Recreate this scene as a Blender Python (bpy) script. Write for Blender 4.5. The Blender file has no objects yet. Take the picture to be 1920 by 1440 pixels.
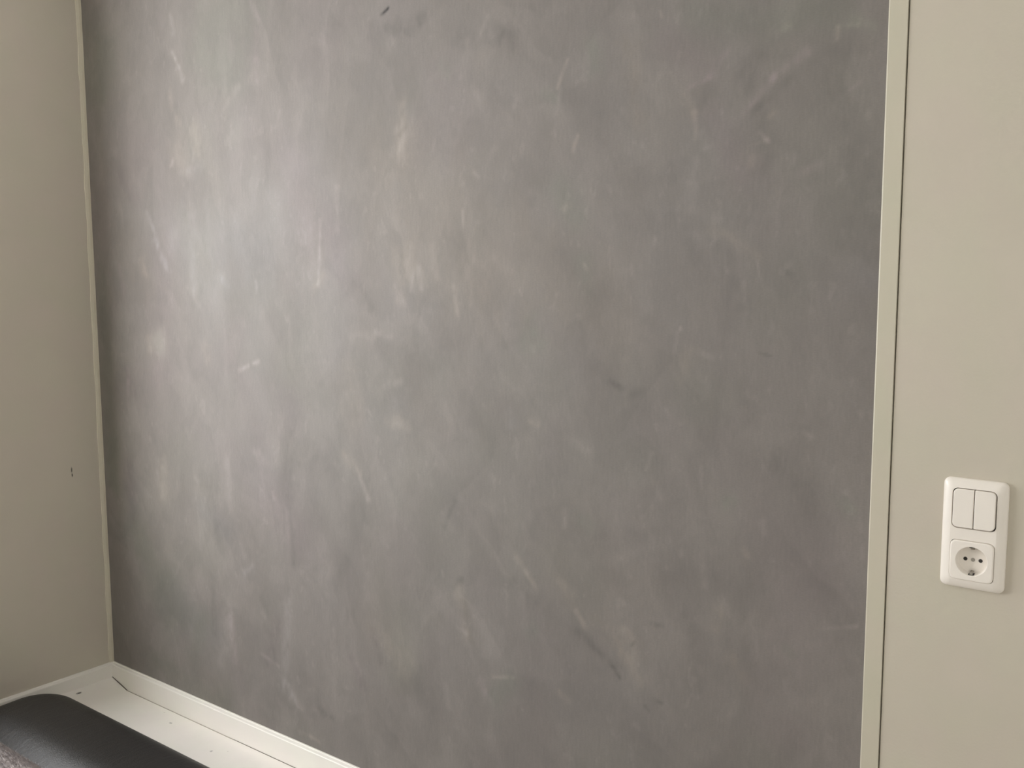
import bpy, bmesh, math, random
import numpy as np
from mathutils import Matrix, Vector

sc = bpy.context.scene
C = sc.collection

# ------------------------------------------------------------------ camera
cam_data = bpy.data.cameras.new('camera')
cam_data.sensor_width = 36.0
cam_data.lens = 1788.5 / 1920.0 * 36.0
cam_data.clip_start = 0.02
cam = bpy.data.objects.new('camera', cam_data)
C.objects.link(cam)
right = Vector((0.797127, 0.603802, -0.003386))
down = Vector((0.062956, -0.088688, -0.994068))
fwd = Vector((-0.600520, 0.792185, -0.108709))
M = Matrix.Identity(4)
for r in range(3):
    M[r][0], M[r][1], M[r][2] = right[r], -down[r], -fwd[r]
M[0][3], M[1][3], M[2][3] = 2.466, -1.3857, 1.5164
cam.matrix_world = M
sc.camera = cam

# ------------------------------------------------------------------ daylight: an overcast sky seen through the window of the left wall
WIN = (-1.60, -0.42, 0.85, 2.22)          # y0, y1, z0, z1 of the opening
world = bpy.data.worlds.new('overcast_sky')
sc.world = world
world.use_nodes = True
bg = world.node_tree.nodes['Background']
bg.inputs['Color'].default_value = (0.975, 0.985, 1.0, 1)
bg.inputs['Strength'].default_value = 6.0
RX, RY, RZ = 2.85, -2.7, 2.5              # room extents
pl = bpy.data.lights.new('window_portal', 'AREA')   # sampling aid for the sky light, emits nothing itself
pl.shape = 'RECTANGLE'
pl.size, pl.size_y = WIN[3] - WIN[2], WIN[1] - WIN[0]
pl.cycles.is_portal = True
po = bpy.data.objects.new('window_portal', pl)
C.objects.link(po)
po.location = (-0.10, (WIN[0] + WIN[1]) / 2, (WIN[2] + WIN[3]) / 2)
po.rotation_euler = (0, -math.pi / 2, 0)

vs = sc.view_settings
vs.view_transform = 'Standard'
vs.look = 'None'
vs.gamma = 1.0
vs.use_curve_mapping = False
vs.exposure = 1.08
sc.cycles.max_bounces = 7
sc.cycles.diffuse_bounces = 5
sc.cycles.glossy_bounces = 3
sc.cycles.use_adaptive_sampling = True
sc.cycles.adaptive_threshold = 0.03
sc.cycles.caustics_reflective = False
sc.cycles.use_denoising = True

# ------------------------------------------------------------------ helpers
def tag(o, label=None, cat=None, group=None, kind=None):
    for k, v in (('label', label), ('category', cat), ('group', group), ('kind', kind)):
        if v:
            o[k] = v
    return o

def empty(name, loc=(0, 0, 0)):
    o = bpy.data.objects.new(name, None)
    o.empty_display_size = 0.05
    o.location = loc
    C.objects.link(o)
    return o

def obj(name, bm, mat, parent=None, smooth=False):
    me = bpy.data.meshes.new(name)
    bmesh.ops.recalc_face_normals(bm, faces=bm.faces)
    bm.to_mesh(me)
    bm.free()
    if mat:
        me.materials.append(mat)
    if smooth:
        for p in me.polygons:
            p.use_smooth = True
    o = bpy.data.objects.new(name, me)
    C.objects.link(o)
    if parent:
        o.parent = parent
    return o

def box(bm, x0, x1, y0, y1, z0, z1, bev=0, seg=2):
    r = bmesh.ops.create_cube(bm, size=1)
    for v in r['verts']:
        v.co = ((x0 + x1) / 2 + v.co.x * (x1 - x0), (y0 + y1) / 2 + v.co.y * (y1 - y0), (z0 + z1) / 2 + v.co.z * (z1 - z0))
    if bev:
        es = list({e for v in r['verts'] for e in v.link_edges})
        bmesh.ops.bevel(bm, geom=es, offset=bev, segments=seg, profile=0.5, affect='EDGES')
    return bm

def prism(bm, prof, axis, a, b):
    """extrude a 2-D profile; axis 'x': prof=(y,z); 'y': prof=(x,z); 'z': prof=(x,y)"""
    def co(p, t):
        return {'x': (t, p[0], p[1]), 'y': (p[0], t, p[1]), 'z': (p[0], p[1], t)}[axis]
    A = [bm.verts.new(co(p, a)) for p in prof]
    B = [bm.verts.new(co(p, b)) for p in prof]
    n = len(prof)
    bm.faces.new(A)
    bm.faces.new(B[::-1])
    for i in range(n):
        bm.faces.new((A[i], B[i], B[(i + 1) % n], A[(i + 1) % n]))
    return bm

def rrect(w, h, r, seg=6, cx=0, cy=0):
    pts = []
    for k, (sx, sy) in enumerate(((1, 1), (-1, 1), (-1, -1), (1, -1))):
        for i in range(seg + 1):
            a = math.pi / 2 * (k + i / seg)
            pts.append((cx + sx * (w / 2 - r) + r * math.cos(a), cy + sy * (h / 2 - r) + r * math.sin(a)))
    return pts

def loft(bm, rings, cap0=True, cap1=True):
    R = [[bm.verts.new(p) for p in ring] for ring in rings]
    n = len(R[0])
    for a, b in zip(R, R[1:]):
        for i in range(n):
            bm.faces.new((a[i], a[(i + 1) % n], b[(i + 1) % n], b[i]))
    if cap0:
        bm.faces.new(R[0][::-1])
    if cap1:
        bm.faces.new(R[-1])
    return R

def pillow_box(bm, x0, x1, y0, y1, z0, z1, rp, re, seg=8, pseg=10, dome=0.0):
    """upholstered block: rounded plan corners (rp) and rounded top / bottom edges (re), grid-free top made of shrinking rings"""
    cx, cy, w, d = (x0 + x1) / 2, (y0 + y1) / 2, x1 - x0, y1 - y0
    rings = []
    def ring(inset, z):
        rr = max(rp - inset, 0.004)
        rings.append([(p[0], p[1], z) for p in rrect(w - 2 * inset, d - 2 * inset, rr, pseg, cx, cy)])
    for i in range(seg + 1):
        a = math.pi / 2 * i / seg
        ring(re * (1 - math.sin(a)), z0 + re * (1 - math.cos(a)))
    for i in range(seg + 1):
        a = math.pi / 2 * i / seg
        ring(re * (1 - math.cos(a)), z1 - dome - re * (1 - math.sin(a)))
    m = min(w, d) / 2 - re
    for t in (0.25, 0.5, 0.75, 0.95):
        ring(re + m * t, z1 - dome * (1 - t) ** 2)
    loft(bm, rings)
    return bm

# ------------------------------------------------------------------ materials
def mat(name, col, rough=0.6, spec=0.5):
    m = bpy.data.materials.new(name)
    m.use_nodes = True
    b = m.node_tree.nodes['Principled BSDF']
    b.inputs['Base Color'].default_value = (*col, 1)
    b.inputs['Roughness'].default_value = rough
    b.inputs['Specular IOR Level'].default_value = spec
    return m, m.node_tree.nodes, m.node_tree.links, b

def noise(N, L, vec, scale, detail=4, rough=0.55, dist=0.0):
    n = N.new('ShaderNodeTexNoise')
    n.inputs['Scale'].default_value = scale
    n.inputs['Detail'].default_value = detail
    n.inputs['Roughness'].default_value = rough
    n.inputs['Distortion'].default_value = dist
    if vec:
        L.new(vec, n.inputs['Vector'])
    return n.outputs['Fac']

def ramp(N, L, fac, stops):
    r = N.new('ShaderNodeValToRGB')
    e = r.color_ramp.elements
    while len(e) < len(stops):
        e.new(0.5)
    for el, (p, c) in zip(e, stops):
        el.position = p
        el.color = (c, c, c, 1) if not isinstance(c, tuple) else (*c, 1)
    L.new(fac, r.inputs['Fac'])
    return r.outputs['Color']

def mult(N, L, a, b, fac=1.0):
    m = N.new('ShaderNodeMix')
    m.data_type = 'RGBA'
    m.blend_type = 'MULTIPLY'
    m.inputs['Factor'].default_value = fac
    for s, v in ((m.inputs[6], a), (m.inputs[7], b)):
        if isinstance(v, tuple):
            s.default_value = (*v, 1)
        else:
            L.new(v, s)
    return m.outputs[2]

def bump(N, L, b, h, strength, dist=0.001):
    n = N.new('ShaderNodeBump')
    n.inputs['Strength'].default_value = strength
    n.inputs['Distance'].default_value = dist
    L.new(h, n.inputs['Height'])
    L.new(n.outputs['Normal'], b.inputs['Normal'])

def objvec(N, L, scale=(1, 1, 1)):
    t = N.new('ShaderNodeTexCoord')
    mp = N.new('ShaderNodeMapping')
    mp.inputs['Scale'].default_value = scale
    L.new(t.outputs['Object'], mp.inputs['Vector'])
    return mp.outputs['Vector']

def spot_mask(N, L, centre, radii, ragged=0.35, nscale=400):
    """1 away from the spot, dark inside: a scuff with its own place on the surface"""
    t = N.new('ShaderNodeTexCoord')
    s = N.new('ShaderNodeVectorMath'); s.operation = 'SUBTRACT'
    L.new(t.outputs['Object'], s.inputs[0]); s.inputs[1].default_value = centre
    d = N.new('ShaderNodeVectorMath'); d.operation = 'DIVIDE'
    L.new(s.outputs[0], d.inputs[0]); d.inputs[1].default_value = radii
    l = N.new('ShaderNodeVectorMath'); l.operation = 'LENGTH'
    L.new(d.outputs[0], l.inputs[0])
    n = noise(N, L, t.outputs['Object'], nscale, 2)
    a = N.new('ShaderNodeMath'); a.operation = 'MULTIPLY_ADD'
    L.new(n, a.inputs[0]); a.inputs[1].default_value = ragged * 2
    L.new(l.outputs['Value'], a.inputs[2])
    return a.outputs[0]

def painted(name, col, rough=0.55, mottled=0.04, peel=0.15, spots=()):
    m, N, L, b = mat(name, col, rough, 0.4)
    v = objvec(N, L)
    c = mult(N, L, col, ramp(N, L, noise(N, L, v, 5, 4), [(0.3, 1 - mottled), (0.7, 1.0)]))
    tint = ramp(N, L, noise(N, L, v, 9, 2), [(0.35, (0.985, 1.0, 0.97)), (0.65, (1.0, 0.985, 0.985))])
    c = mult(N, L, c, tint)
    for cen, rad, dark in spots:
        c = mult(N, L, c, ramp(N, L, spot_mask(N, L, cen, rad), [(0.55, dark), (1.0, 1.0)]))
    L.new(c, b.inputs['Base Color'])
    bump(N, L, b, noise(N, L, v, 260, 3), peel, 0.0012)
    return m

WALL = (0.60, 0.55, 0.465)
M_wall = painted('beige_wall_paint', WALL, 0.6)
M_wall_left = painted('beige_wall_paint_scuffed', WALL, 0.6, spots=[((0, -0.0912, 1.012), (0.02, 0.0042, 0.016), 0.18), ((0, -0.0902, 0.998), (0.02, 0.0040, 0.010), 0.16)])
M_trim = painted('beige_trim_paint', (0.60, 0.56, 0.46), 0.35, 0.05, 0.06)
M_bead = painted('sealant_bead_paint', (0.66, 0.61, 0.49), 0.5, 0.06, 0.3)
M_white = painted('white_gloss_paint', (0.87, 0.84, 0.79), 0.35, 0.05, 0.08)
M_ledge = painted('white_ledge_paint', (0.86, 0.83, 0.78), 0.38, 0.08, 0.15,
                  spots=[((0.0290, -0.1200, 0.408), (0.0075, 0.0150, 0.03), 0.04), ((0.36, -0.057, 0.39), (0.010, 0.006, 0.02), 0.45),
                         ((0.57, -0.085, 0.39), (0.007, 0.007, 0.02), 0.5), ((0.6, -0.06, 0.39), (0.003, 0.003, 0.02), 0.6), ((0.29, -0.03, 0.39), (0.01, 0.003, 0.02), 0.75)])
M_ceiling = painted('white_ceiling_paint', (0.88, 0.87, 0.85), 0.8)
M_plastic, *_ = mat('ivory_switch_plastic', (0.90, 0.845, 0.775), 0.32)
M_recess, *_ = mat('dark_gap', (0.03, 0.027, 0.024), 0.8)
M_metal, N, L, b = mat('contact_metal', (0.45, 0.42, 0.38), 0.35)
b.inputs['Metallic'].default_value = 1.0
M_crack, *_ = mat('open_joint_dark', (0.13, 0.115, 0.09), 0.9)
M_joint, *_ = mat('filled_joint', (0.40, 0.37, 0.32), 0.8)

# smooth worn black leather
M_leather, N, L, b = mat('black_leather', (0.012, 0.011, 0.0105), 0.42, 0.42)
v = objvec(N, L)
h1 = noise(N, L, v, 420, 3)
h2 = noise(N, L, objvec(N, L, (1.8, 0.5, 0.5)), 45, 4, 0.6, 0.6)
ad = N.new('ShaderNodeMath'); ad.operation = 'MULTIPLY_ADD'
L.new(h2, ad.inputs[0]); ad.inputs[1].default_value = 1.5; L.new(h1, ad.inputs[2])
bump(N, L, b, ad.outputs[0], 0.32, 0.0022)

# grey plush
M_plush, N, L, b = mat('grey_plush', (0.36, 0.32, 0.31), 0.9, 0.2)
v = objvec(N, L)
L.new(ramp(N, L, noise(N, L, v, 160, 4, 0.7), [(0.3, (0.20, 0.175, 0.17)), (0.5, (0.42, 0.37, 0.36)), (0.72, (0.66, 0.60, 0.58))]), b.inputs['Base Color'])
b.inputs['Sheen Weight'].default_value = 0.4
bump(N, L, b, noise(N, L, v, 300, 4, 0.7), 0.8, 0.004)
M_floor, N, L, b = mat('oak_floor', (0.33, 0.24, 0.16), 0.5)
L.new(ramp(N, L, noise(N, L, objvec(N, L, (2, 25, 1)), 4, 5), [(0.3, (0.50, 0.45, 0.38)), (0.7, (0.62, 0.56, 0.48))]), b.inputs['Base Color'])

# faux-concrete decorative paint: the trowelled tones are a colour attribute on the wall, the shader adds the fine grain
M_concrete, N, L, b = mat('concrete_effect_paint', (0.26, 0.24, 0.225), 0.6, 0.5)
at = N.new('ShaderNodeAttribute'); at.attribute_name = 'trowel'
fine = ramp(N, L, noise(N, L, objvec(N, L, (70, 1, 14)), 3.0, 5, 0.65), [(0.3, 0.95), (0.7, 1.05)])
grain = ramp(N, L, noise(N, L, objvec(N, L, (90, 1, 260)), 2.2, 3, 0.7), [(0.3, 0.94), (0.7, 1.06)])
c = mult(N, L, mult(N, L, at.outputs['Color'], fine), grain)
L.new(c, b.inputs['Base Color'])
rg = ramp(N, L, noise(N, L, objvec(N, L, (1, 1, 0.6)), 7, 4), [(0.3, 0.62), (0.7, 0.74)])
L.new(rg, b.inputs['Roughness'])
bump(N, L, b, noise(N, L, objvec(N, L, (3, 1, 1)), 22, 5, 0.6, 0.4), 0.10, 0.003)
MARKS = [
    (0.398, 2.06, 0.426, 2.019, 0.0084, 0.22, 0), (0.421, 2.019, 0.439, 1.988, 0.0101, 0.2, 0), (0.4, 2.143, 0.408, 2.105, 0.0101, 0.1, 0), (0.383, 1.972, 0.389, 1.928, 0.012, 0.1, 3),
    (0.404, 1.901, 0.412, 1.891, 0.0154, 0.1, 3), (0.478, 1.875, 0.485, 1.825, 0.0232, 0.08, 3), (0.7, 2.128, 0.725, 2.079, 0.0118, 0.08, 2), (0.715, 2.058, 0.706, 1.957, 0.0148, 0.06, 2),
    (0.592, 1.912, 0.643, 1.947, 0.0124, 0.06, 0), (0.417, 1.774, 0.493, 1.787, 0.0169, 0.06, 4), (0.387, 1.808, 0.374, 1.794, 0.007, 0.08, 0), (0.409, 1.819, 0.419, 1.805, 0.0514, 0.05, 3),
    (0.263, 1.686, 0.304, 1.611, 0.0091, 0.12, 4), (0.293, 1.618, 0.356, 1.538, 0.0127, 0.08, 4), (0.229, 1.566, 0.25, 1.526, 0.0169, 0.07, 3), (0.429, 1.627, 0.767, 1.64, 0.1118, 0.06, 4),
    (0.319, 1.657, 0.527, 1.499, 0.0867, 0.05, 4), (0.907, 1.646, 0.895, 1.506, 0.007, 0.14, 0), (0.958, 1.71, 0.962, 1.622, 0.0095, 0.08, 0), (0.864, 1.625, 0.886, 1.546, 0.0199, 0.05, 0),
    (0.884, 1.5, 0.911, 1.523, 0.0141, 0.06, 3), (0.549, 1.524, 0.579, 1.506, 0.0148, 0.08, 4), (0.687, 1.512, 0.691, 1.488, 0.0078, 0.1, 4), (0.442, 1.493, 0.465, 1.461, 0.0104, 0.08, 0),
    (0.795, 1.441, 0.804, 1.335, 0.0104, 0.07, 0), (0.782, 1.441, 0.79, 1.429, 0.0075, 0.1, 0), (0.285, 1.364, 0.296, 1.351, 0.0372, 0.16, 1), (0.245, 1.369, 0.252, 1.342, 0.0189, 0.08, 3),
    (0.487, 1.358, 0.492, 1.339, 0.0257, 0.06, 3), (0.618, 1.307, 0.65, 1.32, 0.0081, 0.16, 0), (0.67, 1.327, 0.689, 1.333, 0.0079, 0.18, 0), (0.144, 1.288, 0.136, 1.188, 0.01, 0.06, 2),
    (0.129, 1.554, 0.147, 1.47, 0.0137, 0.05, 2), (1.152, 1.861, 1.145, 1.75, 0.0146, 0.1, 3), (1.137, 1.812, 1.125, 1.772, 0.0172, 0.07, 0), (1.166, 1.844, 1.175, 1.808, 0.0144, 0.06, 0),
    (1.302, 1.645, 1.302, 1.615, 0.0046, 0.14, 0), (1.331, 1.712, 1.343, 1.701, 0.0056, 0.1, 0), (1.131, 1.564, 1.136, 1.48, 0.0201, 0.1, 3), (1.16, 1.584, 1.152, 1.522, 0.0223, 0.08, 3),
    (1.188, 1.542, 1.194, 1.501, 0.0073, 0.14, 0), (1.173, 1.532, 1.166, 1.496, 0.0062, 0.12, 0), (1.223, 1.583, 1.236, 1.521, 0.0096, 0.07, 3), (1.279, 1.506, 1.286, 1.451, 0.007, 0.13, 3),
    (1.067, 1.414, 1.112, 1.404, 0.0104, 0.1, 0), (0.997, 1.401, 1.06, 1.408, 0.0134, 0.06, 0), (1.087, 1.305, 1.133, 1.317, 0.0104, 0.07, 0), (1.101, 1.23, 1.145, 1.223, 0.0181, 0.12, 3),
    (1.109, 1.241, 1.131, 1.247, 0.0117, 0.08, 3), (1.04, 1.247, 1.05, 1.236, 0.0067, 0.1, 0), (0.978, 1.321, 0.991, 1.22, 0.0387, 0.05, 3), (1.386, 1.55, 1.416, 1.521, 0.0153, 0.05, 3),
    (1.434, 1.497, 1.438, 1.487, 0.0043, 0.09, 0), (1.316, 1.541, 1.322, 1.481, 0.0114, 0.05, 0), (1.12, 1.721, 1.132, 1.616, 0.0125, 0.05, 0), (0.283, 1.05, 0.276, 0.965, 0.0211, 0.12, 3),
    (0.257, 1.058, 0.259, 0.995, 0.0096, 0.08, 0), (0.421, 1.049, 0.428, 1.023, 0.0108, 0.06, 0), (0.479, 1.07, 0.496, 0.992, 0.0211, 0.06, 0), (0.555, 1.091, 0.562, 0.961, 0.017, 0.07, 0),
    (0.667, 1.116, 0.686, 1.106, 0.0161, 0.08, 0), (0.724, 1.033, 0.727, 1.017, 0.0063, 0.1, 0), (0.738, 1.012, 0.761, 0.928, 0.0252, 0.05, 0), (0.956, 1.148, 1.001, 1.118, 0.0168, 0.07, 3),
    (1.001, 1.118, 1.034, 1.059, 0.0083, 0.1, 0), (0.886, 1.093, 0.95, 0.971, 0.0319, 0.05, 0), (0.775, 0.993, 0.769, 0.867, 0.0188, 0.05, 0), (0.601, 0.817, 0.633, 0.842, 0.0135, 0.1, 4),
    (0.541, 0.745, 0.509, 0.574, 0.0248, 0.07, 0), (0.546, 0.692, 0.561, 0.587, 0.0175, 0.08, 2), (0.551, 0.707, 0.546, 0.644, 0.0088, 0.1, 0), (0.765, 0.778, 0.737, 0.565, 0.0193, 0.1, 4),
    (0.753, 0.582, 0.765, 0.547, 0.0194, 0.13, 4), (0.771, 0.555, 0.801, 0.531, 0.016, 0.06, 0), (0.662, 0.632, 0.724, 0.617, 0.0066, 0.1, 0), (0.671, 0.732, 0.676, 0.72, 0.0099, 0.06, 0),
    (0.917, 0.748, 0.917, 0.601, 0.009, 0.06, 0), (0.962, 0.819, 0.966, 0.675, 0.0291, 0.05, 0), (0.808, 0.475, 0.863, 0.472, 0.0063, 0.12, 3), (0.848, 0.544, 0.857, 0.541, 0.0093, 0.07, 0),
    (1.032, 0.984, 1.044, 0.847, 0.0305, 0.05, 0), (0.881, 0.96, 0.894, 0.841, 0.0297, 0.05, 0), (1.05, 0.778, 1.135, 0.729, 0.0246, 0.05, 3), (1.245, 0.705, 1.254, 0.663, 0.0089, 0.09, 0),
    (1.282, 0.917, 1.308, 0.815, 0.0196, 0.05, 3), (1.241, 0.942, 1.244, 0.932, 0.005, 0.1, 0), (1.281, 0.83, 1.302, 0.824, 0.0062, 0.08, 0), (1.243, 1.061, 1.27, 1.033, 0.0123, 0.06, 0),
    (1.427, 1.002, 1.445, 0.975, 0.0101, 0.11, 3), (1.445, 0.975, 1.469, 0.949, 0.0078, 0.1, 3), (1.558, 0.927, 1.575, 0.906, 0.0074, 0.12, 3), (1.517, 0.973, 1.546, 0.949, 0.015, 0.05, 3),
    (1.602, 0.922, 1.668, 0.87, 0.0265, 0.06, 3), (1.657, 0.915, 1.678, 0.896, 0.009, 0.08, 3), (1.652, 0.871, 1.689, 0.827, 0.0181, 0.05, 3), (1.534, 1.109, 1.532, 1.074, 0.0053, 0.09, 0),
    (1.863, 0.908, 1.882, 0.869, 0.0142, 0.05, 3), (1.843, 1.001, 1.853, 0.977, 0.0107, 0.06, 0), (1.872, 1.094, 1.879, 1.082, 0.0087, 0.08, 3), (1.902, 1.141, 1.904, 1.124, 0.0077, 0.07, 0),
    (1.805, 1.051, 1.81, 1.021, 0.0091, 0.07, 0), (1.994, 0.991, 2.049, 1.008, 0.004, 0.08, 0), (1.368, 0.754, 1.42, 0.766, 0.0047, 0.13, 3), (1.341, 0.736, 1.354, 0.707, 0.0145, 0.08, 2),
    (1.68, 0.748, 1.686, 0.742, 0.006, 0.09, 0), (1.834, 0.981, 1.83, 0.954, 0.0127, 0.05, 3), (1.523, 0.764, 1.541, 0.753, 0.0087, 0.07, 3), (1.715, 1.176, 1.725, 1.155, 0.0076, 0.06, 0),
    (1.634, 1.034, 1.736, 1.088, 0.0215, 0.04, 0), (1.545, 1.235, 1.578, 1.224, 0.0144, 0.08, 0), (1.458, 1.261, 1.47, 1.257, 0.0098, 0.11, 3), (1.409, 1.261, 1.415, 1.247, 0.0156, 0.06, 4),
    (1.754, 1.439, 1.754, 1.436, 0.0045, 0.16, 0), (1.75, 1.43, 1.745, 1.399, 0.0045, 0.08, 0), (1.793, 1.401, 1.811, 1.395, 0.0062, 0.09, 0), (1.756, 1.374, 1.77, 1.4, 0.0199, 0.05, 3),
    (1.883, 1.543, 1.889, 1.515, 0.0025, 0.14, 0), (1.888, 1.515, 1.909, 1.495, 0.0082, 0.05, 0), (1.929, 1.534, 1.933, 1.538, 0.0064, 0.06, 0), (1.803, 1.593, 1.883, 1.551, 0.0118, 0.06, 3),
    (1.776, 1.586, 1.78, 1.578, 0.007, 0.06, 0), (1.709, 1.58, 1.706, 1.567, 0.0037, 0.08, 0), (1.961, 1.289, 1.973, 1.282, 0.0056, 0.08, 0), (1.695, 1.2, 1.706, 1.229, 0.0048, 0.08, 0),
    (1.756, 1.805, 1.772, 1.775, 0.0087, 0.09, 3), (1.772, 1.775, 1.778, 1.734, 0.006, 0.12, 3), (1.778, 1.701, 1.773, 1.619, 0.0105, 0.06, 0), (1.791, 1.717, 1.802, 1.72, 0.0043, 0.07, 0),
    (1.818, 1.774, 1.82, 1.768, 0.0034, 0.1, 0), (1.881, 1.733, 1.895, 1.719, 0.004, 0.16, 2), (1.87, 1.716, 1.893, 1.722, 0.0032, 0.1, 3), (1.866, 1.695, 1.872, 1.686, 0.0131, 0.09, 3),
    (1.936, 1.697, 1.933, 1.683, 0.0055, 0.07, 0), (1.898, 1.754, 1.906, 1.757, 0.008, 0.08, 3), (1.993, 1.869, 1.992, 1.851, 0.0037, 0.1, 3), (1.996, 1.87, 2.022, 1.867, 0.0037, 0.08, 1),
    (1.915, 1.881, 1.921, 1.884, 0.0078, 0.08, 1), (1.951, 1.839, 1.901, 1.808, 0.0101, 0.07, 2), (1.905, 1.811, 1.858, 1.766, 0.0089, 0.08, 2), (1.824, 1.86, 1.798, 1.828, 0.0117, 0.05, 2),
    (1.711, 1.938, 1.714, 1.929, 0.0035, 0.12, 3), (1.762, 1.813, 1.798, 1.824, 0.006, 0.06, 2), (1.945, 1.666, 1.972, 1.68, 0.0078, 0.08, 2), (2.014, 1.779, 2.027, 1.788, 0.0051, 0.06, 2),
    (2.015, 1.88, 2.044, 1.861, 0.0101, 0.06, 1), (1.534, 1.887, 1.515, 1.842, 0.005, 0.13, 3), (1.521, 1.837, 1.51, 1.798, 0.007, 0.07, 0), (1.556, 1.758, 1.546, 1.733, 0.0049, 0.1, 3),
    (1.364, 1.986, 1.346, 1.959, 0.0054, 0.09, 0), (1.565, 1.666, 1.567, 1.662, 0.0049, 0.11, 1), (1.53, 1.639, 1.539, 1.643, 0.008, 0.07, 3), (1.427, 1.835, 1.435, 1.829, 0.0105, 0.07, 0),
    (1.332, 1.85, 1.345, 1.825, 0.0132, 0.06, 0), (1.618, 1.67, 1.624, 1.661, 0.0048, 0.08, 0), (1.571, 1.543, 1.576, 1.534, 0.004, 0.12, 3), (1.342, 1.55, 1.348, 1.541, 0.009, 0.06, 3),
    (1.112, 2.005, 1.162, 1.993, 0.0169, -0.09, 0), (1.162, 1.993, 1.173, 1.982, 0.0071, -0.1, 0), (1.183, 2.001, 1.21, 2.009, 0.0164, -0.1, 0), (1.283, 1.971, 1.418, 1.936, 0.0259, -0.06, 0),
    (1.394, 1.954, 1.453, 1.989, 0.027, -0.05, 0), (1.498, 1.902, 1.531, 1.906, 0.0218, -0.05, 0), (1.158, 1.815, 1.141, 1.801, 0.0061, -0.08, 0), (1.929, 1.807, 1.87, 1.765, 0.008, -0.08, 0),
    (1.798, 1.808, 1.772, 1.783, 0.0188, -0.06, 0), (1.875, 1.842, 1.859, 1.805, 0.0178, -0.06, 0), (1.987, 1.819, 2.054, 1.592, 0.0267, -0.05, 0), (1.858, 1.836, 1.834, 1.784, 0.0246, -0.05, 0),
    (1.626, 1.343, 1.647, 1.334, 0.0078, -0.12, 0), (1.668, 1.324, 1.683, 1.33, 0.0096, -0.07, 0), (1.891, 1.405, 1.908, 1.401, 0.0033, -0.14, 0), (1.93, 1.528, 1.936, 1.523, 0.0056, -0.09, 0),
    (1.861, 1.359, 1.88, 1.298, 0.0153, -0.05, 0), (1.813, 1.552, 1.85, 1.486, 0.0274, -0.06, 0), (1.766, 1.574, 1.786, 1.519, 0.0123, -0.05, 0), (1.521, 1.557, 1.588, 1.484, 0.0402, -0.06, 0),
    (1.532, 1.827, 1.606, 1.784, 0.0349, -0.05, 0), (1.278, 1.088, 1.249, 1.035, 0.0073, -0.1, 0), (1.269, 0.915, 1.29, 0.94, 0.0098, -0.09, 0), (1.296, 0.888, 1.315, 0.811, 0.0122, -0.08, 0),
    (1.042, 0.777, 1.06, 0.71, 0.0112, -0.08, 2), (0.724, 0.705, 0.682, 0.63, 0.0296, -0.06, 2), (0.784, 1, 0.792, 0.871, 0.0093, -0.07, 0), (0.975, 0.701, 1.006, 0.637, 0.0173, -0.07, 2),
    (0.965, 0.914, 0.912, 0.845, 0.0204, -0.05, 0), (1.149, 0.68, 1.208, 0.656, 0.037, -0.07, 0), (0.866, 0.549, 0.91, 0.543, 0.0122, -0.08, 0), (0.443, 0.67, 0.402, 0.562, 0.0445, -0.05, 1),
    (1.634, 0.842, 1.647, 0.826, 0.0051, -0.22, 0), (1.671, 0.888, 1.678, 0.896, 0.004, -0.18, 0), (1.721, 0.802, 1.731, 0.801, 0.0059, -0.14, 0), (1.7, 0.787, 1.706, 0.782, 0.005, -0.14, 0),
    (1.563, 0.894, 1.636, 0.843, 0.0125, -0.1, 0), (1.414, 0.953, 1.463, 0.922, 0.0204, -0.07, 0), (1.737, 1.025, 1.833, 1.034, 0.0332, -0.05, 0), (1.787, 0.971, 1.799, 0.847, 0.0223, -0.05, 0),
    (1.709, 0.936, 1.729, 0.936, 0.0058, -0.1, 0), (1.933, 1.229, 1.976, 1.177, 0.0245, -0.06, 0), (1.958, 1.248, 2.014, 0.995, 0.0324, -0.03, 0), (1.098, 2.032, 1.117, 2.04, 0.0037, -0.55, 0),
    (0.122, 1.029, 0.137, 0.899, 0.0367, -0.06, 2), (0.162, 1.785, 0.206, 1.728, 0.0303, -0.05, 2), (0.132, 1.288, 0.165, 1.233, 0.0198, -0.06, 2), (0.148, 0.872, 0.316, 0.656, 0.0793, -0.07, 1),
    (0.205, 0.484, 0.507, 0.463, 0.0576, -0.06, 1), (0.039, 1.555, 0.052, 0.976, 0.0371, -0.06, 1), (0.472, 0.786, 0.485, 0.637, 0.0144, -0.06, 0), (1.149, 1.384, 1.247, 1.336, 0.0272, -0.04, 0),
    (1.3, 1.298, 1.365, 1.192, 0.0349, -0.04, 0), (0.687, 0.736, 0.669, 0.771, 0.0132, -0.05, 0), (1.302, 1.431, 1.261, 1.399, 0.0235, -0.04, 0), (1.008, 1.522, 1.061, 1.468, 0.0185, -0.05, 0),
    (0.848, 2.081, 1.076, 2.003, 0.0393, -0.03, 0), (1.47, 1.978, 1.476, 1.941, 0.0202, -0.03, 0), (0.799, 1.118, 0.786, 1.031, 0.0215, -0.04, 0), (1.577, 1.374, 1.621, 1.357, 0.0199, -0.04, 0),
    (1.464, 1.445, 1.452, 1.396, 0.0214, 0.01, 5), (1.476, 1.416, 1.482, 1.407, 0.017, 0.01, 5), (0.564, 2.105, 0.643, 2.115, 0.108, 0, 5), (0.116, 2.11, 0.083, 2.034, 0.0766, -0.02, 5),
    (1.769, 1.92, 1.984, 1.9, 0.0397, -0.02, 5), (1.585, 1.899, 1.595, 1.863, 0.0209, 0, 5), (1.499, 1.677, 1.554, 1.629, 0.0303, 0, 5), (1.566, 1.556, 1.577, 1.502, 0.0219, 0, 5),
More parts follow.
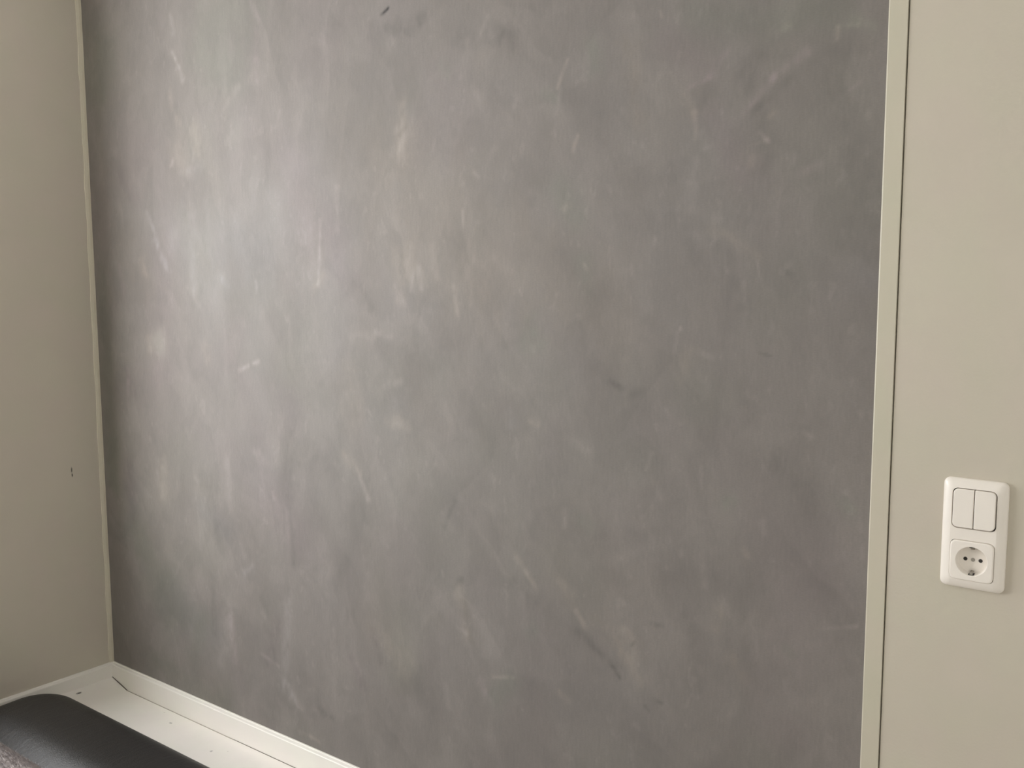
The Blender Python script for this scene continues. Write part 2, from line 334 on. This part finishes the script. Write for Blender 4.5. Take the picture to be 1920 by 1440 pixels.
    (1.374, 0.713, 1.413, 0.745, 0.0307, -0.01, 5), (1.568, 1.09, 1.585, 1.083, 0.0186, 0, 5), (1.948, 0.942, 1.95, 0.938, 0.0118, -0.05, 5), (1.463, 0.871, 1.451, 0.858, 0.0158, 0, 5),
    (0.035, 1.078, 0.044, 0.975, 0.0336, -0.02, 5), (1.848, 1.167, 1.839, 1.157, 0.0158, 0, 5), (2.024, 1.184, 2.032, 1.177, 0.0141, 0, 5), (0.518, 2.016, 0.616, 1.98, 0.0632, 0.02, 5),
    (1.256, 1.917, 1.262, 1.907, 0.016, 0, 5), (1.487, 1.832, 1.504, 1.821, 0.0141, 0, 5), (0.318, 0.685, 0.473, 0.621, 0.0748, 0, 4), (0.142, 0.958, 0.079, 0.831, 0.0618, 0, 4),
    (2.027, 1.533, 2.042, 1.518, 0.03, 0, 4), (0.575, 1.611, 0.69, 1.572, 0.095, 0, 4), (0.449, 0.945, 0.554, 0.908, 0.0387, 0, 4), (0.267, 1.281, 0.395, 1.769, 0.0904, 0, 2),
    (0.843, 1.751, 0.969, 1.545, 0.0834, 0, 2), (0.702, 1.058, 0.81, 0.949, 0.0783, 0, 2), (1.714, 1.905, 1.78, 1.847, 0.0347, 0, 2), (1.799, 1.764, 1.862, 1.671, 0.0335, 0, 2),
    (1.656, 1.897, 1.677, 1.777, 0.0219, 0, 3), (1.07, 1.808, 1.342, 1.541, 0.1433, 0, 3), (1.417, 1.588, 1.62, 1.43, 0.0924, 0, 3),
]

# ------------------------------------------------------------------ the room (x along the feature wall, y towards it, z up; corner at 0,0)
TRIM0, TRIM1 = 2.0625, 2.0885
LEDGE = 0.39            # top of the boxed-in ledge
SKIRT = 0.45            # top edge of the white skirting that stands on it

def vnoise(X, Z, sx, sz, rng):
    """smooth value noise, cell size sx by sz metres, roughly -1..1"""
    g = rng.uniform(-1, 1, (64, 64))
    u, w = X / sx, Z / sz
    i, j = np.floor(u).astype(int), np.floor(w).astype(int)
    fu, fw = u - i, w - j
    fu, fw = fu * fu * (3 - 2 * fu), fw * fw * (3 - 2 * fw)
    a, b_, c_, d_ = g[i % 64, j % 64], g[(i + 1) % 64, j % 64], g[i % 64, (j + 1) % 64], g[(i + 1) % 64, (j + 1) % 64]
    return (a * (1 - fu) + b_ * fu) * (1 - fw) + (c_ * (1 - fu) + d_ * fu) * fw

def fbm(X, Z, sx, sz, rng, octaves=4, gain=0.55):
    t, a, n = 0, 1.0, 0
    for k in range(octaves):
        t = t + a * vnoise(X + k * 3.7, Z + k * 1.9, sx / 2 ** k, sz / 2 ** k, rng)
        n += a
        a *= gain
    return t / n

HUES = {0: (0, 0, 0), 1: (-.05, .03, -.06), 2: (.02, -.03, .02), 3: (.03, .005, -.05), 4: (-.03, .0, .03), 5: (-.06, .025, -.04)}

def feature_wall():
    nx, nz = 760, 700
    x0, x1, z0, z1 = 0.0, TRIM0 + 0.0002, 0.30, RZ
    xs, zs = np.linspace(x0, x1, nx + 1), np.linspace(z0, z1, nz + 1)
    X, Z = np.meshgrid(xs, zs)
    rng = np.random.default_rng(11)
    wx = X + 0.020 * fbm(X, Z, .10, .12, rng, 4)
    wz = Z + 0.025 * fbm(X, Z, .10, .12, rng, 4)
    V = np.ones_like(X)
    V += 0.08 * fbm(wx, wz, .40, .50, rng, 3) + 0.055 * fbm(wx, wz, .13, .19, rng, 4) + 0.035 * fbm(wx, wz, .03, .07, rng, 3)
    tint = np.zeros(X.shape + (3,))
    # trowel passes: one crisp side, one feathered side
    rag = fbm(X, Z, .03, .05, rng, 3)
    rag2 = fbm(X, Z, .010, .016, rng, 2)
    prng = np.random.default_rng(5)
    for k in range(1500):
        cx, cz = prng.uniform(x0, x1), prng.uniform(z0, z1)
        diag = cx > 0.9 or cz < 1.1
        ang = math.pi / 2 + prng.normal(0.25 if diag else 0.0, 0.45 if diag else 0.22)
        ln, wd = prng.uniform(.03, .15), prng.uniform(.008, .04)
        amp = prng.normal(0, .030) + .004
        R = ln + wd
        i0, i1 = np.searchsorted(xs, (cx - R, cx + R))
        j0, j1 = np.searchsorted(zs, (cz - R, cz + R))
        if i1 - i0 < 2 or j1 - j0 < 2:
            continue
        sx, sz = wx[j0:j1, i0:i1] - cx, wz[j0:j1, i0:i1] - cz
        s = (sx * math.cos(ang) + sz * math.sin(ang)) / ln
        t = (-sx * math.sin(ang) + sz * math.cos(ang)) / wd + 0.35 * rag[j0:j1, i0:i1]
        prof = np.clip((1 - t) / 2, 0, 1) * np.clip((t + 1) / 0.25, 0, 1)
        V[j0:j1, i0:i1] += amp * prof * np.clip(1 - s * s, 0, 1) ** 1.2
    # patchy second coat with fairly crisp borders, and small pale flecks
    p1 = fbm(wx, wz, .16, .17, rng, 5, .6)
    V += 0.022 * np.clip((p1 - .02) / .07, -1, 1)
    p2 = fbm(wx + .3, wz, .06, .075, rng, 4, .6)
    V += 0.014 * np.clip((p2 - .05) / .08, -1, 1)
    fl = fbm(wx, wz, .015, .026, rng, 3, .6) + 0.35 * p1
    V += 0.07 * np.clip((fl - .50) / .18, 0, 1)
    # individual marks that can be found in the finish
    for (ax, az, bx, bz, w, amp, hue) in MARKS:
        R = 3.2 * w
        i0, i1 = np.searchsorted(xs, (min(ax, bx) - R, max(ax, bx) + R))
        j0, j1 = np.searchsorted(zs, (min(az, bz) - R, max(az, bz) + R))
        if i1 - i0 < 2 or j1 - j0 < 2:
            continue
        k = min(1.0, w / 0.03)
        px = X[j0:j1, i0:i1] * (1 - k) + wx[j0:j1, i0:i1] * k
        pz = Z[j0:j1, i0:i1] * (1 - k) + wz[j0:j1, i0:i1] * k
        dx, dz = bx - ax, bz - az
        q = max(dx * dx + dz * dz, 1e-9)
        t = np.clip(((px - ax) * dx + (pz - az) * dz) / q, 0, 1)
        d = np.hypot(px - ax - t * dx, pz - az - t * dz) / (w * 0.8) + 0.45 * rag[j0:j1, i0:i1]
        m = np.exp(-np.clip(d, 0, 9) ** 2) * (np.clip(0.85 + 0.75 * rag2[j0:j1, i0:i1], 0.1, 1.25) if w < 0.03 else 1.0)
        V[j0:j1, i0:i1] += 1.6 * amp * m * (0.8 + 0.4 * np.abs(rag[j0:j1, i0:i1]))
        h = HUES[hue]
        g = 0.8 if amp else 0.9
        for c_ in range(3):
            tint[j0:j1, i0:i1, c_] += g * h[c_] * m
    # faint green / mauve / sand clouds of the glaze
    for hue, seed, amt in ((1, 21, .6), (2, 22, .9), (3, 23, .6), (4, 24, .5)):
        r2 = np.random.default_rng(seed)
        f = np.clip(fbm(wx, wz, .22, .26, r2, 3) - .1, 0, .6)
        for c_ in range(3):
            tint[..., c_] += HUES[hue][c_] * amt * f * 1.6
    V = np.clip(V, 0.12, 1.6)
    col = np.empty(X.shape + (4,), np.float32)
    base = (0.204, 0.184, 0.170)
    for c_ in range(3):
        col[..., c_] = base[c_] * V ** 1.25 * (1 + np.clip(tint[..., c_] * 0.6, -.036, .036))
    col[..., 3] = 1
    n = (nx + 1) * (nz + 1)
    co = np.zeros((n, 3), np.float32)
    co[:, 0], co[:, 2] = X.ravel(), Z.ravel()
    idx = np.arange(n).reshape(nz + 1, nx + 1)
    f = np.stack([idx[:-1, :-1], idx[:-1, 1:], idx[1:, 1:], idx[1:, :-1]], -1).reshape(-1, 4)
    # the body of the wall behind the painted face
    b0 = n
    back = np.array([(x0, .1, 0), (x1, .1, 0), (x1, .1, z1), (x0, .1, z1), (x0, 0, 0), (x1, 0, 0), (x1, 0, z0), (x0, 0, z0)], np.float32)
    co = np.vstack([co, back])
    extra = [(b0 + 1, b0, b0 + 3, b0 + 2), (b0 + 4, b0 + 5, b0 + 6, b0 + 7), (b0, b0 + 1, b0 + 5, b0 + 4)]
    me = bpy.data.meshes.new('wall_back')
    me.from_pydata(co.tolist(), [], f.tolist() + extra)
    a = me.color_attributes.new('trowel', 'FLOAT_COLOR', 'POINT')
    full = np.ones((n + 8, 4), np.float32)
    full[:n] = col.reshape(-1, 4)
    full[n:, :3] = base
    a.data.foreach_set('color', full.ravel())
    me.materials.append(M_concrete)
    o = bpy.data.objects.new('wall_back', me)
    C.objects.link(o)
    return tag(o, kind='structure', label='grey trowelled concrete-effect feature wall', cat='wall')

feature_wall()

def struct(name, bm, m, label, cat, smooth=False):
    return tag(obj(name, bm, m, None, smooth), label, cat, None, 'structure')

right_wall_bm = box(bmesh.new(), TRIM1 + 0.0017, RX + 0.1, 0, 0.1, 0, RZ)
box(right_wall_bm, TRIM0 + 0.0003, TRIM1 + 0.0017, 0.006, 0.1, 0, RZ)     # bottom of the groove beside the trim
struct('wall_right', right_wall_bm, M_wall, 'plain beige wall right of the narrow trim, holding the switch plate', 'wall')
bm = bmesh.new()
y0, y1, z0, z1 = WIN
box(bm, -0.2, 0, y1, 0.1, 0, RZ); box(bm, -0.2, 0, RY, y0, 0, RZ)
box(bm, -0.2, 0, y0, y1, 0, z0); box(bm, -0.2, 0, y0, y1, z1, RZ)
struct('wall_left', bm, M_wall_left, 'shaded beige wall on the left with a small dark scuff', 'wall')
struct('wall_far', box(bmesh.new(), RX, RX + 0.1, RY, 0, 0, RZ), M_ceiling, 'plain white wall opposite the window', 'wall')
bm = box(bmesh.new(), -0.2, RX + 0.1, RY - 0.1, RY, 0, RZ)
struct('wall_front', bm, M_ceiling, 'plain white wall behind the camera', 'wall')
struct('ceiling', box(bmesh.new(), -0.2, RX + 0.1, RY - 0.1, 0.1, RZ, RZ + 0.1), M_ceiling, 'white ceiling', 'ceiling')
struct('floor', box(bmesh.new(), -0.2, RX + 0.1, RY - 0.1, 0.1, -0.1, 0), M_floor, 'brown wooden floor', 'floor')

# window of the left wall (outside the frame, it gives the daylight)
M_pane, N, L, b = mat('window_glass', (1, 1, 1), 0.05)
tr = N.new('ShaderNodeBsdfTransparent'); gl = N.new('ShaderNodeBsdfGlossy'); gl.inputs['Roughness'].default_value = 0.02
mx = N.new('ShaderNodeMixShader'); mx.inputs[0].default_value = 0.06
L.new(tr.outputs[0], mx.inputs[1]); L.new(gl.outputs[0], mx.inputs[2])
L.new(mx.outputs[0], N['Material Output'].inputs['Surface'])
fw = 0.05
def window(name, label, axis, a0, a1, z0, z1, depth):
    loc = Vector((depth, (a0 + a1) / 2, z0)) if axis == 'y' else Vector(((a0 + a1) / 2, depth, z0))
    w = tag(empty(name, loc), label, 'window', None, 'structure')
    def wpart(pname, p0, p1, q0, q1, d0, d1, m):
        dims = (depth + d0, depth + d1, p0, p1, q0, q1) if axis == 'y' else (p0, p1, depth + d0, depth + d1, q0, q1)
        o = obj(pname, box(bmesh.new(), *dims), m, w)
        o.matrix_parent_inverse = Matrix.Translation(-loc)
    for p in ((a0, a0 + fw, z0, z1), (a1 - fw, a1, z0, z1), (a0 + fw, a1 - fw, z0, z0 + fw), (a0 + fw, a1 - fw, z1 - fw, z1)):
        wpart('window_frame', *p, -0.17, -0.11, M_white)
    wpart('pane', a0 + fw, a1 - fw, z0 + fw, z1 - fw, -0.145, -0.137, M_pane)
window('window_1', 'white framed window in the left wall', 'y', y0, y1, z0, z1, 0.0)

# narrow flat trim that closes the feature wall on the right: rounded left edge, shadowed right edge
t = 0.0018
prof = [(TRIM0, 0.006), (TRIM0, -0.0002), (TRIM0 + 0.0012, -t + 0.0004), (TRIM0 + 0.0020, -t), (TRIM1 - 0.0005, -t), (TRIM1, -t + 0.0005), (TRIM1, 0.006)]
struct('trim_1', prism(bmesh.new(), prof, 'z', 0.0, RZ), M_trim, 'narrow vertical beige trim strip between the grey wall and the switch', 'trim')

# sealant bead in the corner, slightly uneven
rnd = random.Random(4)
bm = bmesh.new()
rings = []
nb = 90
for i in range(nb + 1):
    z = SKIRT - 0.004 + (RZ - SKIRT) * i / nb
    wy = 0.0135 + 0.0016 * math.sin(i * 0.9) * rnd.random() + rnd.uniform(-.0006, .0006)
    wx_ = 0.0036 + rnd.uniform(-.0005, .0005)
    rings.append([(0, 0, z), (0, -wy, z), (0.0014, -wy + 0.0008, z), (0.0030, -wy * 0.45, z), (wx_, -0.0008, z), (wx_, 0, z)])
loft(bm, rings)
struct('trim_2', bm, M_bead, 'pale sealant strip running up the corner left of the grey wall', 'trim')

# ------------------------------------------------------------------ white ledge below, with skirting on both walls
LY = -0.185
LX = 2.06
led = tag(empty('boxed_ledge', (0, 0, 0)), 'long white painted ledge along the foot of the grey wall behind the couch', 'ledge')
bm = bmesh.new()
raise_ = 0.021         # the board rides up on the filler towards the left wall
P = {}
for i, (x, dz) in enumerate(((0.0005, raise_), (0.010, raise_), (0.086, 0.0), (LX, 0.0))):
    for j, y in enumerate((-0.0005, -0.0135, -0.08, LY)):
        k = dz
        if x in (0.086,) and j > 1:
            k = 0.0 + 0.004 * (j == 2)
        P[i, j] = bm.verts.new((x, y, LEDGE + k))
for i in range(3):
    for j in range(3):
        bm.faces.new((P[i, j], P[i, j + 1], P[i + 1, j + 1], P[i + 1, j]))
obj('top_board', bm, M_ledge, led, True)
obj('end_panel', box(bmesh.new(), LX - 0.015, LX, LY + 0.015, -0.0005, 0, LEDGE - 0.001), M_white, led)
obj('front_panel', box(bmesh.new(), 0.0005, LX, LY, LY + 0.015, 0, LEDGE - 0.001), M_white, led)
# open joint between the board and the skirting: narrow dark strips laid along it, closed with paint near the corner
for a, b_ in ((0.560, 0.80), (0.83, 1.10)):
    obj('open_joint', box(bmesh.new(), a, b_, -0.0138, -0.0126, LEDGE - 0.0002, LEDGE + 0.0007), M_crack, led)
bm = bmesh.new()
prism(bm, [(0.012, LEDGE + raise_ + 0.0), (0.086, LEDGE + 0.0), (0.086, LEDGE + 0.0014), (0.045, LEDGE + 0.0135), (0.012, LEDGE + raise_ + 0.0004)], 'y', -0.0143, -0.0126)
obj('open_joint', bm, M_crack, led)
obj('filled_joint', box(bmesh.new(), 0.086, 0.56, -0.0150, -0.0125, LEDGE - 0.0004, LEDGE + 0.0004), M_joint, led)

def skirting(name, axis, length, label):
    t, e = 0.0125, 0.003
    pr = [(0, LEDGE - 0.02), (-t, LEDGE - 0.02), (-t, SKIRT - 0.006)] + [(-t + e * (1 - math.cos(a)), SKIRT - 0.003 - e + e * math.sin(a)) for a in [math.pi / 2 * i / 4 for i in range(5)]] + [(-0.004, SKIRT - 0.002), (-0.003, SKIRT), (0, SKIRT)]
    bm = bmesh.new()
    if axis == 'x':
        prism(bm, pr, 'x', 0.0, length)
    else:
        prism(bm, [(-p[0], p[1]) for p in pr], 'y', -length, 0.0)
    return struct(name, bm, M_white, label, 'baseboard')
skirting('baseboard_back', 'x', TRIM0, 'white skirting at the foot of the grey wall')
skirting('baseboard_left', 'y', 0.56, 'white skirting at the foot of the left wall')

# ------------------------------------------------------------------ switch and socket in one double frame
PX, PZ = 2.2018, 1.1712
W, H = 0.0805, 0.1515
plate = tag(empty('switch_socket', (PX, 0, PZ)), 'ivory double frame with a two-part light switch above an earthed socket', 'switch')
def ring_xz(pts, y):
    return [(p[0], y, p[1]) for p in pts]
def rr(w_, h_, r, cz=0, seg=7):
    return rrect(w_, h_, r, seg, 0, cz)
# frame: pillowed outer slopes, two square openings
bm = bmesh.new()
outer = []
for inset, y, r in ((0.0, 0.0, 0.0085), (0.0, -0.0032, 0.0085), (0.0012, -0.0050, 0.0085), (0.0045, -0.0072, 0.0080), (0.0085, -0.0092, 0.0065), (0.0112, -0.0100, 0.0050), (0.0120, -0.0102, 0.0045)):
    outer.append(ring_xz(rr(W - 2 * inset, H - 2 * inset, r), y))
R = loft(bm, outer, cap0=False, cap1=False)
OP = 0.0556
top_edges = []
def loop_edges(vs_):
    return [bm.edges.get((vs_[i], vs_[(i + 1) % len(vs_)])) or bm.edges.new((vs_[i], vs_[(i + 1) % len(vs_)])) for i in range(len(vs_))]
top_edges += loop_edges(R[-1])
for cz in (0.0355, -0.0355):
    ir = loft(bm, [ring_xz(rr(OP, OP, 0.0075, cz), -0.0102), ring_xz(rr(OP, OP, 0.0075, cz), -0.004)], cap0=False, cap1=False)
    top_edges += loop_edges(ir[0])
bmesh.ops.triangle_fill(bm, use_beauty=True, edges=top_edges, normal=(0, -1, 0))
frame = obj('frame', bm, M_plastic, plate)
for p in frame.data.polygons:
    p.use_smooth = abs(p.normal.y) < 0.999
# dark gap behind the inserts
bm = bmesh.new()
loft(bm, [ring_xz(rr(OP + 0.001, OP + 0.001, 0.0075, 0.0355), -0.003), ring_xz(rr(OP + 0.001, OP + 0.001, 0.0075, 0.0355), -0.0045)])
obj('recess', bm, M_recess, plate)
bm = bmesh.new()      # a ring only, so that the well stays open
loft(bm, [ring_xz(rr(OP + 0.001, OP + 0.001, 0.0075, -0.0355), -0.0045), ring_xz(rr(OP - 0.002, OP - 0.002, 0.0070, -0.0355), -0.0045)], cap0=False, cap1=False)
obj('recess', bm, M_recess, plate)
# two rockers, outer corners rounded
def rocker(side):
    hw, hh, r, gap = 0.0264, 0.0264, 0.0065, 0.00042
    pts = []
    seg = 6
    a0 = [(side * gap, hh), (side * gap, -hh)]
    pts = [(gap, hh - 0.0006), (gap, -hh + 0.0006), (gap + 0.0006, -hh)]
    for i in range(seg + 1):
        a = -math.pi / 2 + math.pi / 2 * i / seg
        pts.append((hw - r + r * math.cos(a), -hh + r + r * math.sin(a)))
    for i in range(seg + 1):
        a = math.pi / 2 * i / seg
        pts.append((hw - r + r * math.cos(a), hh - r + r * math.sin(a)))
    pts.append((gap + 0.0006, hh))
    pts = [(side * p[0], p[1]) for p in pts]
    cx, cz = side * hw / 2, 0.0
    bm = bmesh.new()
    rings = []
    for sc_, y in ((1.0, -0.004), (1.0, -0.0105), (0.985, -0.0115), (0.955, -0.0121), (0.90, -0.0123)):
        rings.append([(cx + (p[0] - cx) * sc_, y + 0.0006 * (p[1] / hh), 0.0358 + p[1] * (1 - (1 - sc_) * 0.55)) for p in pts])
    loft(bm, rings)
    return obj('rocker', bm, M_plastic, plate)
rocker(-1); rocker(1)
# socket insert with its round well
bm = bmesh.new()
S = 0.0545
cz = -0.0355
n = 64
sq = []
def sq_pt(a, half, r):
    d = Vector((math.cos(a), math.sin(a)))
    # ray / rounded-square intersection by bisection
    lo, hi = 0, half * 1.5
    for _ in range(30):
        m_ = (lo + hi) / 2
        q = Vector((abs(d.x * m_), abs(d.y * m_)))
        e = Vector((max(q.x - (half - r), 0), max(q.y - (half - r), 0)))
        inside = e.length <= r and q.x <= half and q.y <= half
        lo, hi = (m_, hi) if inside else (lo, m_)
    return (d.x * lo, d.y * lo)
angs = [2 * math.pi * (i + 0.5) / n for i in range(n)]
def sqr(half, y):
    return [(p[0] - 0.0001, y, cz - 0.0003 + p[1]) for p in (sq_pt(a, half, 0.0068) for a in angs)]
def cir(r, y, oz=0.0):
    return [(r * math.cos(a), y, cz + r * math.sin(a) + oz) for a in angs]
WR = 0.0197
loft(bm, [sqr(S / 2, -0.004), sqr(S / 2, -0.0108), sqr(S / 2 - 0.0007, -0.0116), sqr(S / 2 - 0.0018, -0.0120), cir(WR + 0.0012, -0.0122), cir(WR + 0.0004, -0.0121), cir(WR, -0.0114), cir(WR - 0.0006, -0.0020), cir(WR - 0.0014, -0.0008)], cap0=False, cap1=True)
sock = obj('socket_insert', bm, M_plastic, plate)
for p in sock.data.polygons:
    p.use_smooth = len(p.vertices) == 4 and abs(p.normal.y) < 0.95
def disc(name, x, z, r, m, y=-0.0008, h=0.0003, parent=sock, seg=20):
    bm = bmesh.new()
    loft(bm, [[(x + r * math.cos(2 * math.pi * i / seg), yy, cz + z + r * math.sin(2 * math.pi * i / seg)) for i in range(seg)] for yy in (y + 0.0003, y - h)])
    return obj(name, bm, m, parent)
disc('pin_hole', -0.0095, 0.0, 0.0026, M_recess)
disc('pin_hole', 0.0095, 0.0, 0.0026, M_recess)
sm = disc('screw', 0.0, 0.0, 0.0026, M_metal)
# earth contacts: sprung metal tongues at the top and the bottom of the well with a dark slot behind
for s in (1, -1):
    bm = bmesh.new()
    zz = cz + s * (WR - 0.0012)
    prof = [(-0.0105, zz), (-0.0075, zz - s * 0.0030), (-0.0010, zz - s * 0.0036), (-0.0010, zz - s * 0.0028), (-0.0072, zz - s * 0.0020), (-0.0105, zz + s * 0.0006)]
    prism(bm, prof, 'x', -0.0020, 0.0020)
    obj('earth_contact', bm, M_metal, sock)
    bm = bmesh.new()
    box(bm, -0.0034, 0.0034, -0.0108, -0.001, min(zz, zz + s * 0.0006), max(zz, zz + s * 0.0006))
    obj('contact_slot', bm, M_recess, sock)

# ------------------------------------------------------------------ black leather couch in the corner
couch = tag(empty('leather_couch', (1.1, -0.7, 0)), 'black leather couch with a rounded back standing against the white ledge', 'couch')
def cpart(name, bm, m, smooth=True, parent=None):
    o = obj(name, bm, m, parent or couch, smooth)
    if parent is None:
        o.matrix_parent_inverse = Matrix.Translation(-Vector(couch.location))
    return o
YF = -0.52
bm = pillow_box(bmesh.new(), 0.08, 1.72, YF, -0.201, 0.06, 0.500, 0.12, 0.08, 12, 16, 0.003)
for v in bm.verts:      # the front of the roll slopes away towards the seat
    if v.co.z > 0.25 and v.co.y < -0.375:
        v.co.z -= 4.2 * (-0.375 - v.co.y) ** 2 * min(1, (v.co.z - 0.25) / 0.15)
back = cpart('backrest', bm, M_leather)
cpart('seat_base', pillow_box(bmesh.new(), 0.10, 1.70, -1.18, YF + 0.004, 0.06, 0.30, 0.04, 0.02, 6, 6), M_leather)
for k in range(2):
    cpart('seat_cushion', pillow_box(bmesh.new(), 0.105 + 0.80 * k, 0.895 + 0.80 * k, -1.17, YF + 0.002, 0.302, 0.430, 0.05, 0.035, 6, 8, 0.012), M_leather)
for x in (0.20, 1.60):
    for y in (-0.30, -1.08):
        bm = bmesh.new()
        loft(bm, [[(x + r * math.cos(2 * math.pi * i / 16), y + r * math.sin(2 * math.pi * i / 16), z) for i in range(16)] for r, z in ((0.016, 0.0), (0.018, 0.004), (0.022, 0.062))])
        cpart('leg', bm, M_metal)
# a short raised crease in the leather beside the throw
bm = bmesh.new()
pth = [(0.545 + 0.072 * t, -0.440 + 0.004 * t, 0.4830 + 0.0008 * math.sin(math.pi * t), 0.0022 * math.sin(math.pi * (0.08 + 0.84 * t))) for t in [i / 10 for i in range(11)]]
loft(bm, [[(x, y + r * math.cos(2 * math.pi * k / 8), z + r * math.sin(2 * math.pi * k / 8)) for k in range(8)] for x, y, z, r in pth])
cpart('crease', bm, M_leather, True)

# ------------------------------------------------------------------ grey plush throw on the seat
def couch_z(y):
    z = 0.4985 - 4.2 * max(0.0, -0.375 - y) ** 2
    e = max(0.0, -0.44 - y)
    return z - (0.08 - math.sqrt(max(0.0, 0.0064 - e * e))) if e < 0.079 else 0.36
def throw_z(x, y):
    t = max(0.0, min(1.0, (-0.452 - y) / 0.03))
    z = 0.462 + 0.014 * math.sin(t * math.pi / 2)
    z += 0.004 * math.sin(x * 23 + y * 11) + 0.003 * math.sin(x * 41 - y * 37)
    z -= max(0.0, -0.50 - y) * 0.09
    z = max(z, couch_z(y) + 0.004 + 0.008 * t, 0.4385 + 0.002 * math.sin(x * 31 + y * 23))
    yc = -0.470 - 0.012 * math.sin((x - 0.2) * 9)
    z -= 0.026 * math.exp(-((y - yc) / 0.0055) ** 2) * (1 if x < 0.50 else math.exp(-((x - 0.50) / 0.02) ** 2))
    xc = 0.515 + 0.10 * max(0.0, yc - y) + 1.8 * max(0.0, yc - y - 0.01) ** 1.2
    if y < yc:
        z -= 0.018 * math.exp(-((x - xc) / 0.006) ** 2)
    return max(z, 0.4345)
throw = tag(empty('plush_throw', (0.6, -0.8, 0.43)), 'grey plush throw spread over the seat of the black leather couch', 'throw')
tx0, tx1, ty0, ty1 = 0.115, 1.30, -1.14, -0.452
nx, ny = 240, 150
bm = bmesh.new()
def edge_x(y):
    return 0.012 * math.sin(y * 17) + 0.005 * math.sin(y * 51)
G = []
for j in range(ny + 1):
    v_ = j / ny
    y = ty1 + (ty0 - ty1) * v_ ** 1.6
    row = []
    for i in range(nx + 1):
        u = (i / nx) ** 1.4
        x = tx0 + (tx1 - tx0) * u
        yy = y + 0.0015 * math.sin(x * 19) * (1 - v_)
        row.append(bm.verts.new((x + edge_x(y) * u, yy, throw_z(x, yy))))
    G.append(row)
for j in range(ny):
    for i in range(nx):
        bm.faces.new((G[j][i], G[j + 1][i], G[j + 1][i + 1], G[j][i + 1]))
rim = [e for e in bm.edges if e.is_boundary]
ext = bmesh.ops.extrude_edge_only(bm, edges=rim)
for g_ in ext['geom']:
    if isinstance(g_, bmesh.types.BMVert):
        g_.co.z -= 0.012
cl = obj('cloth', bm, M_plush, throw, True)
cl.matrix_parent_inverse = Matrix.Translation(-Vector(throw.location))
rnd = random.Random(9)
vs_, fs_ = [], []
for k in range(40000):
    x, y = rnd.uniform(0.13, 0.80), -0.449 - 0.26 * rnd.random() ** 2.2
    z = throw_z(x, y) - 0.001
    ln = rnd.uniform(0.005, 0.011)
    a = rnd.gauss(-2.2, 0.7)
    tilt = rnd.uniform(0.3, 1.1)
    d = (math.cos(a) * math.sin(tilt) * ln, math.sin(a) * math.sin(tilt) * ln, math.cos(tilt) * ln)
    wv = rnd.uniform(0, math.pi)
    wx_, wy_ = 0.00045 * math.cos(wv), 0.00045 * math.sin(wv)
    n0 = len(vs_)
    vs_ += [(x - wx_, y - wy_, z), (x + wx_, y + wy_, z), (x + d[0], y + d[1], z + d[2])]
    fs_.append((n0, n0 + 1, n0 + 2))
me = bpy.data.meshes.new('pile')
me.from_pydata(vs_, [], fs_)
me.materials.append(M_plush)
pile = bpy.data.objects.new('pile', me)
C.objects.link(pile)
pile.parent = throw
pile.matrix_parent_inverse = Matrix.Translation(-Vector(throw.location))
pile['kind'] = 'stuff'
